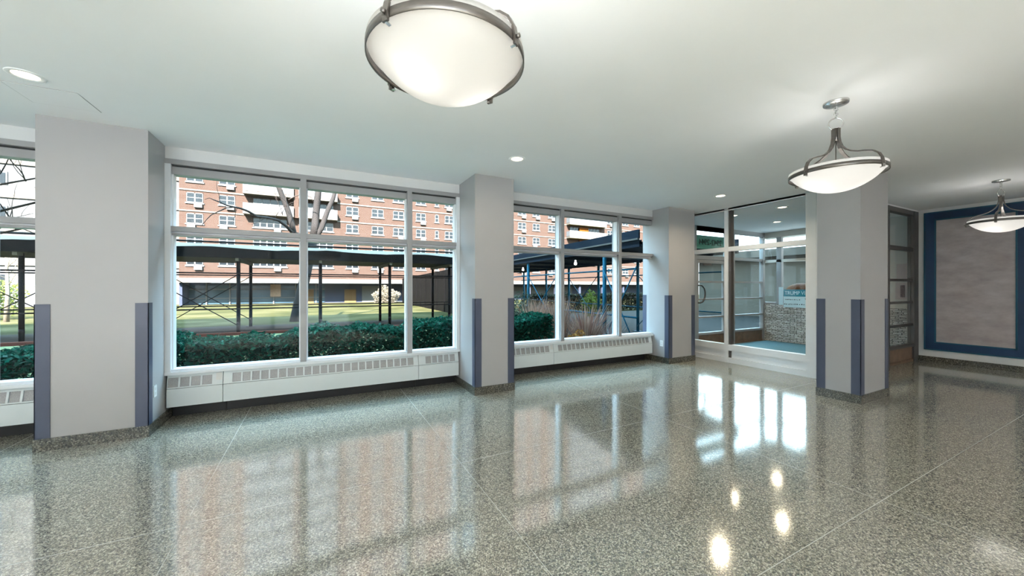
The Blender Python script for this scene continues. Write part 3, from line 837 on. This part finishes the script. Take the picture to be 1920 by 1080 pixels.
# ground floor: glazed shopfront, columns, boarded openings
MB().box(-15.5, .9, FY+2.90, FY+3.0, -.85, 1.75).build('shopfront_glass', M['glass_blue'], bld)
for x in (-13.6, -11.0, -8.6, -5.8, -3.0, -.3):
    MB().box(x-.07, x+.07, FY+2.7, FY+2.9, -1.0, 2.1).build('shopfront_post', M['sill_white'], bld)
for z in (-.05, 1.20):
    MB().box(-15.5, .9, FY+2.78, FY+2.88, z-.05, z+.05).build('shopfront_rail', M['sill_white'], bld)
MB().box(-6.2, -4.9, FY+2.6, FY+2.95, .1, 1.9).build('boarded_window', M['wood'], bld)
for x0, x1 in ((3.7, 5.4),(-1.6,-.6)):
    MB().box(x0, x1, FY+2.85, FY+3.02, -1.0, 1.15).build('boarded_door', M['tan_board'], bld)
MB().box(6.3, 9.5, FY+2.9, FY+3.02, -1.0, 1.7).build('garage_shutter', M['ac'], bld)
for x in (24, 30, 36, 42, 48, 54, 60):
    MB().box(x-.2, x+.2, FY+.1, FY+.5, -1.1, 2.1).build('ground_floor_column', M['slate_wall'], bld)
MB().box(24, 48, FY+2.8, FY+3.0, -.4, 1.6).build('ground_floor_window', M['pale_block'], bld)

# pale block left of the brick one
pb = root('pale_building', (-40, 75, -1), 'pale rendered block beyond the left end of the brick building', 'building')
MB().box(-75, -16.2, 70, 80, -1.5, 46).build('rendered_wall', M['pale_block'], pb)
for k in range(9):
    MB().box(-75, -16.2, 69.8, 70.1, 4.2+4.2*k, 4.75+4.2*k).build('floor_band', M['band'], pb)
for k in range(4):
    for x in (-44,-40,-36,-32,-28,-24):
        o = MB().box(x, x+1.8, 69.9, 70.05, 1.6+4.2*k, 3.2+4.2*k).build('window', M['sill_white'], pb)
        MB().box(x+.15, x+.85, 69.85, 70.0, 1.75+4.2*k, 3.05+4.2*k).box(x+.95, x+1.65, 69.85, 70.0, 1.75+4.2*k, 3.05+4.2*k).build('pane', M['glass_dark'], o)

# ------------------------------------------------------------------ scaffold shed running parallel to the lobby
sh = root('scaffold_shed', (-3, 18.4, gz(18)), 'black pipe scaffold shed crossing the view over the walkway beyond the hedge', 'scaffold')
PX = [-10.73, -8.03, -5.33, -2.63, .08, 2.78, 5.48]
RY = (17.0, 19.85)
for x in PX:
    for y in RY:
        p = MB().tube([(x,y,gz(y)+.03),(x,y,2.50)], .062, 12).build('post', M['steel'], sh)
        MB().box(x-.14, x+.14, y-.14, y+.14, gz(y), gz(y)+.035).build('base_plate', M['steel'], p)
        MB().tube([(x,y,gz(y)+.28),(x,y,gz(y)+.42)], .066, 12).build('base_jack', M['steel'], p)
    MB().box(x-.05, x+.05, RY[0]-.3, RY[1]+.3, 2.42, 2.54).build('cross_beam', M['timber'], sh)
for y in RY:
    for z in (.66, 1.97):
        MB().tube([(-12,y-.07,z),(7.2,y-.07,z)], .024, 8).build('rail', M['steel'], sh)
def brace(y, xa, xb, z0=.05, z1=1.92):
    for a, b in ((xa,xb),(xb,xa)):
        MB().tube([(a,y-.1,z0),(b,y-.1,z1)], .017, 6).build('brace', M['steel'], sh)
for y in RY: brace(y, -5.33, -2.63)
brace(RY[1], -10.73, -8.03)
def wavy(y, x0, x1, zb, zt, seed):
    rg = random.Random(seed); m = MB(); n = 60; top = []
    for i in range(n+1):
        x = x0 + (x1-x0)*i/n
        top.append((x, zt + .03*math.sin(x*1.7+seed) + rg.uniform(-.012,.012)))
    for (xa, za), (xb, zb2) in zip(top[:-1], top[1:]):
        m.add([(xa,y,zb),(xb,y,zb),(xb,y,zb2),(xa,y,za),(xa,y+.03,zb),(xb,y+.03,zb),(xb,y+.03,zb2),(xa,y+.03,za)],
              [(0,1,2,3),(7,6,5,4),(3,2,6,7),(0,4,5,1)])
    return m
wavy(16.66, -13, 6.9, 2.52, 2.88, 1).build('tarp_skirt', M['tarp'], sh)
wavy(20.15, -13, 6.9, 2.52, 2.84, 2).build('tarp_skirt', M['tarp'], sh)
MB().box(-13, 6.9, 16.7, 20.14, 2.54, 2.60).build('deck', M['tarp'], sh)
MB().box(-13, 6.9, 16.69, 16.73, 2.80, 3.00).build('parapet_board', M['parapet'], sh)
MB().tube([(-13,16.62,3.065),(6.9,16.62,3.065)], .032, 8).build('guard_rail', M['steel'], sh)

# ------------------------------------------------------------------ shed over the entrance path
s2 = root('entrance_shed', (8.4, 13, gz(13)), 'navy scaffold shed with blue shadow tint painted on its pipes, leading out from the entrance', 'scaffold')
def lx(y): return 6.07 + .0875*y       # its near edge
def edge(y0, y1, z0, z1, off, m, name, th=.05):
    mb = MB()
    v = []
    for y in (y0, y1):
        x = lx(y)+off
        v += [(x,y,z0),(x+th,y,z0),(x+th,y,z1),(x,y,z1)]
    mb.add(v, [(0,1,2,3),(7,6,5,4),(0,4,5,1),(1,5,6,2),(2,6,7,3),(3,7,4,0)])
    return mb.build(name, m, s2)
edge(6.35, 21.5, 2.60, 2.80, -.03, M['navy_ply'], 'parapet_board')
edge(6.35, 21.5, 2.56, 2.60, -.06, M['ac'], 'edge_angle', .07)
edge(6.35, 21.5, 2.40, 2.56, 0, M['navy_ply'], 'edge_beam', .08)
edge(6.35, 21.5, 2.40, 2.80, 3.75, M['navy_ply'], 'parapet_board')
m = MB(); v = []
for y in (6.35, 21.5):
    for z in (2.46, 2.52): v += [(lx(y),y,z),(lx(y)+3.8,y,z)]
m.add(v, [(0,1,3,2),(4,6,7,5),(0,4,5,1),(2,3,7,6),(0,2,6,4),(1,5,7,3)]).build('deck', M['navy_ply'], s2)
PY = [7.8, 10.2, 12.65, 15.1, 17.5, 20.5]
for i, y in enumerate(PY):
    for off in (.10, 3.6):
        x = lx(y)+off
        p = MB().tube([(x,y,gz(y)+.03),(x,y,2.46)], .055, 12).build('post', M['blue_steel'], s2)
        MB().box(x-.13, x+.13, y-.13, y+.13, gz(y), gz(y)+.035).build('base_plate', M['blue_steel'], p)
    MB().bar((lx(y)+.02,y,2.42),(lx(y)+3.75,y,2.42), .08, .10).build('cross_beam', M['navy_ply'], s2)
x = lx(7.5)+.16
MB().tube([(x,7.45,gz(7)),(x,7.45,2.46)], .04, 10).build('post', M['blue_steel'], s2)
for off in (.10, 3.6):
    for z in (.72, 1.9):
        MB().tube([(lx(6.6)+off+.06,6.6,z),(lx(21)+off+.06,21,z)], .022, 8).build('rail', M['blue_steel'], s2)
for off, ya_, yb_ in ((.1,7.8,6.5),(.1,10.2,12.65),(3.6,7.8,10.2),(3.6,12.65,15.1)):
    for a, b in ((ya_,yb_),(yb_,ya_)):
        MB().tube([(lx(a)+off-.05,a,.0),(lx(b)+off-.05,b,1.95)], .016, 6).build('brace', M['blue_steel'], s2)
# caged shed lamp
for i, (x, y) in enumerate(((8.3,11.0),(8.9,16.0))):
    r = root('shed_lamp', (x,y,2.36), ('caged white bulb lamp under the entrance shed deck, nearer the door','caged white bulb lamp under the entrance shed deck, further out')[i], 'lamp', 'shed lamps')
    MB().lathe([(.0001,2.26),(.045,2.28),(.055,2.33),(.03,2.37),(.03,2.455),(.0001,2.455)], 16, (x,y,0)).build('bulb', emit_mat('shed_bulb', (1,.98,.94), 4), r)
    MB().torus((x,y,2.33), .062, .004, 'z', 16, 6).build('cage', M['steel'], r)

# dark hoarding carrying on along the same line
hd = root('hoarding_fence', (lx(40), 40, gz(40)), 'tall dark plywood hoarding running away from the shed across the lawn', 'fence')
ys = [21.6 + 2.9*i for i in range(13)]
for a, b in zip(ys[:-1], ys[1:]):
    v = []
    for y in (a+.01, b-.01):
        x = lx(y); v += [(x,y,gz(y)-.02),(x+.04,y,gz(y)-.02),(x+.04,y,2.76),(x,y,2.76)]
    MB().add(v, [(0,1,2,3),(7,6,5,4),(0,4,5,1),(1,5,6,2),(2,6,7,3),(3,7,4,0)]).build('panel', M['hoarding'], hd)
    MB().box(lx(a)-.05, lx(a)+.0, a-.04, a+.04, gz(a), 2.74).build('batten', M['hoarding'], hd)

# ------------------------------------------------------------------ planting
def leaf(mb, c, size, rg, flat=0.0, aspect=2.0):
    a = rg.uniform(0, 2*math.pi); t = rg.uniform(-1,1); 
    d = Vector((math.cos(a), math.sin(a), t*(1-flat))).normalized()
    u = Vector((rg.uniform(-1,1), rg.uniform(-1,1), rg.uniform(-1,1)))
    n = d.cross(u)
    if n.length < .01: n = Vector((0,0,1))
    n.normalize(); s = d*size*rg.uniform(.7,1.3); w_ = n*size/aspect*rg.uniform(.7,1.2)
    c = Vector(c)
    mb.add([c-s*.5, c+w_*.5, c+s*.5, c-w_*.5], [(0,1,2,3)])

def hedge(label, x0, x1, y0, y1, z0, z1, nleaf, seed, rise=0.0, m_leaf='hedge', k=1.0):
    rg = random.Random(seed)
    r = root('hedge', ((x0+x1)/2, (y0+y1)/2, gz(y0)), label, 'hedge', None, 'thing')
    m = MB()
    def top(x): return z1 + rise*(x-x0) + .045*math.sin(x*3.1+seed) + .03*math.sin(x*7.3+seed*2) + .025*math.sin(x*13.1)
    for i in range(nleaf):
        x = rg.uniform(x0, x1); zt = top(x)
        q = rg.random()
        if q < .45:   # top skin
            y = rg.uniform(y0, y1); z = zt - abs(rg.gauss(0,.04)) - .06*abs((y-(y0+y1)/2)/((y1-y0)/2))**3
        elif q < .85: # faces
            y = (y0 if rg.random() < .75 else y1) + rg.gauss(0,.035) ; z = z0 + (zt-z0)*rg.random()**.8
        else:
            y = rg.uniform(y0,y1); z = z0 + (zt-z0)*rg.random()
        leaf(m, (x,y,z), rg.uniform(.05,.095)*k, rg)
    m.build('foliage', M[m_leaf], r)
    st = MB()
    for i in range(int((x1-x0)*14)):
        x = rg.uniform(x0, x1); y = rg.uniform(y0+.1, y1-.1); b = (x, y, gz(y))
        mid = (x+rg.uniform(-.12,.12), y+rg.uniform(-.1,.1), (gz(y)+z1)*.45)
        st.tube([b, mid, (mid[0]+rg.uniform(-.15,.15), mid[1], z1-.1)], [.014,.010,.005], 5)
    st.build('stem', M['hedge_stem'], r, kind='stuff')
    lw = MB()
    for i in range(int((x1-x0)*170)):
        x = rg.uniform(x0, x1); y = rg.uniform(y0-.12, y1); z = rg.uniform(gz(y)+.15, z0+.22)
        leaf(lw, (x,y,z), rg.uniform(.04,.07), rg, .4, 1.5)
    lw.build('pale_underleaf', M['pale_leaf'], r, kind='stuff')
    return r
hedge('long clipped dark green hedge outside the long window', -2.35, 2.75, 6.15, 7.05, .30, .715, 30000, 1, .034)
hedge('short clipped end of the hedge beside the dry grasses', 2.9, 4.1, 6.2, 7.0, .42, .84, 9000, 2)
hedge('clipped green hedge outside the far left window', -6.2, -2.75, 6.2, 7.1, .28, .70, 14000, 3)

hedge('loose brownish hedge along the far side of the walkway, behind the blue tinted scaffold posts', 12.3, 27, 21.3, 22.4, -.2, .95, 16000, 4, 0, 'brown_hedge', 2.6)

def grass(label, x, y, n, h, spread, m, seed, name='ornamental_grass', cat='grass', group='dry ornamental grasses outside the window'):
    rg = random.Random(seed); mb = MB(); z0 = gz(y)
    for i in range(n):
        a = rg.uniform(0, 2*math.pi); rr = rg.random()**.6
        b = Vector((x + .12*rr*math.cos(a)*spread*2, y + .12*rr*math.sin(a)*spread*2, z0))
        hh = h*rg.uniform(.55,1.05); lean = spread*rr*rg.uniform(.5,1.2)
        dx, dy = math.cos(a)*lean, math.sin(a)*lean
        pts = [b + Vector((dx*t*t, dy*t*t, hh*t)) for t in (0,.35,.7,1)]
        wv = Vector((-math.sin(a), math.cos(a), 0)); 
        if rg.random() < .5: wv = Vector((1,0,0))
        ws = [.010,.009,.0065,.0015]
        v = []
        for p, w_ in zip(pts, ws): v += [p-wv*w_, p+wv*w_]
        mb.add(v, [(0,1,3,2),(2,3,5,4),(4,5,7,6)])
    o = mb.build(name, m); tag(o, label, cat, group, 'thing'); return o
grass('tan dry grass clump rising right beside the hedge end', 4.35, 7.3, 330, 1.35, .38, M['dry_grass'], 21)
grass('reddish dry grass clump in front of the window mullion', 4.85, 7.05, 380, 1.40, .36, M['dry_grass'], 22)
grass('spreading tan dry grass clump with long arching blades', 5.75, 7.2, 300, 1.25, .75, M['dry_grass'], 23)
grass('low pale pinkish grass clump left of the blue tinted posts', 6.35, 7.05, 190, .75, .5, M['pale_grass'], 24)
grass('low pale grass clump directly under the blue tinted posts', 6.0, 6.6, 150, .55, .55, M['pale_grass'], 25)
grass('thin dry grass clump behind the tall tan ones', 5.15, 8.2, 260, 1.30, .42, M['dry_grass'], 26)

def bush(label, c, rad, n, m, seed, name='bush', size=.07, cat='bush', group=None):
    rg = random.Random(seed)
    r = root(name, (c[0], c[1], gz(c[1])), label, cat, group, 'thing')
    mb = MB()
    for i in range(n):
        d = Vector((rg.gauss(0,1), rg.gauss(0,1), rg.gauss(0,1))).normalized()
        k = rg.random()**.33
        bump = 1 + .18*math.sin(d.x*5+seed)*math.sin(d.y*4+1)+.1*math.sin(d.z*7)
        p = Vector((c[0]+d.x*rad[0]*k*bump, c[1]+d.y*rad[1]*k*bump, c[2]+d.z*rad[2]*k*bump))
        if p.z < gz(c[1])+.02: p.z = gz(c[1])+.02+rg.random()*.1
        leaf(mb, p, size*rg.uniform(.7,1.3), rg)
    mb.build('foliage', m, r)
    st = MB()
    for i in range(7):
        a = rg.uniform(0, 6.28)
        st.tube([(c[0]+.05*math.cos(a), c[1]+.05*math.sin(a), gz(c[1])), (c[0]+rad[0]*.5*math.cos(a), c[1]+rad[1]*.5*math.sin(a), c[2]+rad[2]*.3)], [.02,.006], 6)
    st.build('stem', M['twig'], r, kind='stuff')
    return r
bush('low amber leaved bush at the foot of the arching grasses', (4.95, 6.5, .12), (.34,.28,.38), 1500, M['amber_leaf'], 31)
bush('grey green sage bush behind the tan grasses', (5.2, 9.6, .45), (1.0,.8,.75), 3800, M['sage'], 32, size=.09)
bush('yellow green shrub by the far side of the entrance shed', (12.7, 15.5, .55), (.45,.45,.7), 1400, M['lime'], 33, size=.12)
bush('rounded straw coloured bush on the far lawn before the boarded door', (8.9, 58.4, .1), (1.9,1.6,1.45), 5200, M['straw'], 34, size=.22)
bush('yellow green bush across the walkway, seen past the widest pillar', (-17.6, 34, .9), (1.5,1.2,1.3), 3600, M['lime'], 35, size=.16)
bush('small dark twiggy bush at the foot of the far left hedge', (-2.98, 5.98, .12), (.16,.1,.24), 500, M['straw'], 36, size=.05)

# trees
def limb(mb, pts, r0, r1, n=9):
    k = len(pts); mb.tube(pts, [r0+(r1-r0)*i/(k-1) for i in range(k)], n)
def twigs(mb, rg, base, d, length, rad, depth):
    d = d.normalized(); pts = [Vector(base)]; p = Vector(base)
    n = 5
    for i in range(n):
        d = (d + Vector((rg.uniform(-.22,.22), rg.uniform(-.22,.22), rg.uniform(-.15,.2)))).normalized()
        p = p + d*length/n; pts.append(p.copy())
    limb(mb, pts, rad, rad*.45, 6)
    if depth > 0:
        for i in range(2 + (depth > 1)):
            q = pts[rg.randint(1, n)]
            nd = d + Vector((rg.uniform(-.9,.9), rg.uniform(-.6,.6), rg.uniform(-.4,.7)))
            twigs(mb, rg, q, nd, length*rg.uniform(.45,.7), rad*.5, depth-1)
tr = root('tree', (-.98, 22.5, gz(22.5)), 'bare forked tree standing on the lawn behind the scaffold, trunk leaning right', 'tree')
TY = 22.5
def tp(px, py, y=TY):
    a = (px-960)/701.; rx, ry, rz = .46020+.88782*a, .88782-.46020*a, -(py-539)/701.
    t = y/ry; return (rx*t, y, 1.45+rz*t)
m = MB(); limb(m, [(-1.05,TY,gz(TY)-.1), tp(561,570), tp(571,525), tp(581,480), tp(588,446)], .30, .21, 14); m.build('trunk', M['bark'], tr)
m = MB(); limb(m, [tp(588,448), tp(591,420), tp(594,385), tp(598,345), tp(604,270,23)], .20, .13, 12); m.build('branch', M['bark'], tr)
m = MB(); limb(m, [tp(588,452), tp(603,427), tp(614,396), tp(624,374), tp(629,356), tp(640,310), tp(660,270)], .15, .07, 10); m.build('branch', M['bark'], tr)
m = MB(); limb(m, [tp(586,455), tp(570,445), tp(551,438,22), tp(546,415,22), tp(539,392,22), tp(530,370,22), tp(522,350,22), tp(505,300,22)], .16, .10, 10); m.build('branch', M['bark'], tr)
m = MB(); rg = random.Random(5)
limb(m, [tp(551,440,22), tp(538,425,21.5), tp(522,413,21), tp(500,408,20.6), tp(482,406,20.4), tp(465,396,20.2), tp(452,391,20), tp(438,388,20), tp(425,385,20), tp(412,379,20), tp(399,374,20)], .075, .022, 8)
m.build('branch', M['twig'], tr)
m = MB()
limb(m, [tp(440,388,20), tp(424,390,20), tp(409,397,20), tp(396,403,20), tp(388,411,20), tp(379,422,20)], .028, .010, 6)
limb(m, [tp(399,374,20), tp(392,371,20), tp(384,374,20)], .02, .008, 6)
limb(m, [tp(412,379,20), tp(411,366,20), tp(407,355,20), tp(406,338,20)], .014, .006, 6)
for a in ((515,411),(528,400),(536,388),(530,404)):
    twigs(m, rg, tp(*a, 21.2), Vector((rg.uniform(-.3,.6),0,1)), 1.0, .016, 2)
for a in ((470,399),(445,389),(500,408)):
    twigs(m, rg, tp(*a, 20.4), Vector((rg.uniform(-.6,.2),0,-.6)), .7, .012, 1)
limb(m, [tp(541,375,21.5), tp(553,368,21.5), tp(570,363,21.5), tp(583,370,21.5), tp(588,380,21.5)], .03, .012, 6)
m.build('twig', M['twig'], tr, kind='stuff')

t2 = root('tree', (-8.6, 11.5, gz(11.5)), 'bare twiggy tree reaching in from beyond the far left window', 'tree')
m = MB(); limb(m, [(-8.6,11.5,-.25), (-8.5,11.5,1.0), (-8.2,11.4,2.2), (-7.9,11.3,3.6), (-7.6,11.2,5.2)], .15, .07, 10); m.build('trunk', M['bark'], t2)
for k, (s, e, r0) in enumerate((((-8.4,11.5,1.6),(-4.0,9.6,3.1),.05),((-8.5,11.5,1.3),(-4.4,9.9,2.6),.045),((-8.1,11.4,2.4),(-4.6,10.5,3.6),.04),((-7.9,11.3,3.4),(-4.0,10.2,4.8),.05))):
    rg = random.Random(50+k); m = MB()
    s, e = Vector(s), Vector(e)
    limb(m, [s, s.lerp(e,.35)+Vector((0,0,-.12)), s.lerp(e,.7)+Vector((0,0,.05)), e], r0, .012, 7)
    for q in (.4,.6,.75,.9): twigs(m, rg, s.lerp(e,q), Vector((rg.uniform(-.2,.8), rg.uniform(-.4,.1), rg.uniform(-.3,1))), .9, .013, 2)
    m.build('branch', M['twig'], t2)
t3 = root('tree', (-15.2, 31, gz(31)), 'slim young tree with a pale trunk on the shaded lawn past the widest pillar', 'tree')
m = MB(); limb(m, [(-15.2,31,gz(31)), (-15.15,31,1.2), (-15.2,31,3.4)], .12, .05, 8); m.build('trunk', M['timber'], t3)
m = MB(); rg = random.Random(61)
for k in range(9): twigs(m, rg, (-15.2,31,1.0+.25*k), Vector((rg.uniform(-1,1),rg.uniform(-1,1),.8)), 1.2, .02, 2)
m.build('crown', M['straw'], t3)

nb = root('sky_screen_block', (-5, -32, -.2), 'low tan brick block added across the rear terrace to screen the sky', 'building')  # unseen block, added to hide the low sky from panes and pillars
MB().box(-70, 60, -40, -26, -.3, 9.0).build('brick_wall', M['tan_brick'], nb)
MB().box(-70, 60, -40, -25.9, 9.0, 9.4).build('coping', M['band'], nb)
# annex and fence beyond the stone wall window
an = root('annex_building', (24, 9, -.2), 'low beige annex seen through the window above the ledger stone', 'building')
MB().box(22, 30, -6, 16, -.3, 3.1).build('annex_wall', M['annex'], an)
MB().box(21.4, 30, -6.3, 16.3, 3.1, 3.5).build('roof_edge', M['band'], an)

# ------------------------------------------------------------------ light
wd = bpy.data.worlds.new('daylight_sky'); scene.world = wd; wd.use_nodes = True
nt = wd.node_tree; bg = nt.nodes['Background']
tc = N(nt, 'ShaderNodeTexCoord'); sx = N(nt, 'ShaderNodeSeparateXYZ'); nt.links.new(tc.outputs['Generated'], sx.inputs[0])
nt.links.new(ramp(nt, sx.outputs['Z'], [(0.0,(.24,.30,.32)),(.30,(.36,.50,.56)),(.55,(.50,.80,1.0)),(1.0,(.30,.68,1.0))]), bg.inputs['Color'])
bg.inputs['Strength'].default_value = 7.6

sd = bpy.data.lights.new('sun', 'SUN'); sd.energy = 34; sd.angle = R(.6); sd.color = (1,.955,.92)
so = bpy.data.objects.new('sun', sd); COL.objects.link(so)
dv = Vector((.38, 1.0, -.80)).normalized()
so.rotation_euler = dv.to_track_quat('-Z', 'Y').to_euler()

# ------------------------------------------------------------------ camera
cd = bpy.data.cameras.new('camera'); cam = bpy.data.objects.new('camera', cd); COL.objects.link(cam)
cam.location = (0, 0, 1.45); cam.rotation_euler = (R(90), 0, R(-27.4))
cd.sensor_width = 36; cd.lens = 36*701/1920; cd.shift_y = -1/1920; cd.clip_start = .05; cd.clip_end = 500
scene.camera = cam

vs = scene.view_settings
vs.view_transform = 'Standard'; vs.look = 'None'; vs.gamma = 1.0; vs.exposure = 1.08; vs.use_curve_mapping = False
cy = scene.cycles
cy.use_denoising = True
cy.max_bounces = 12; cy.diffuse_bounces = 5; cy.glossy_bounces = 6; cy.transmission_bounces = 8; cy.transparent_max_bounces = 24
cy.caustics_reflective = False; cy.caustics_refractive = False
cy.sample_clamp_indirect = 6
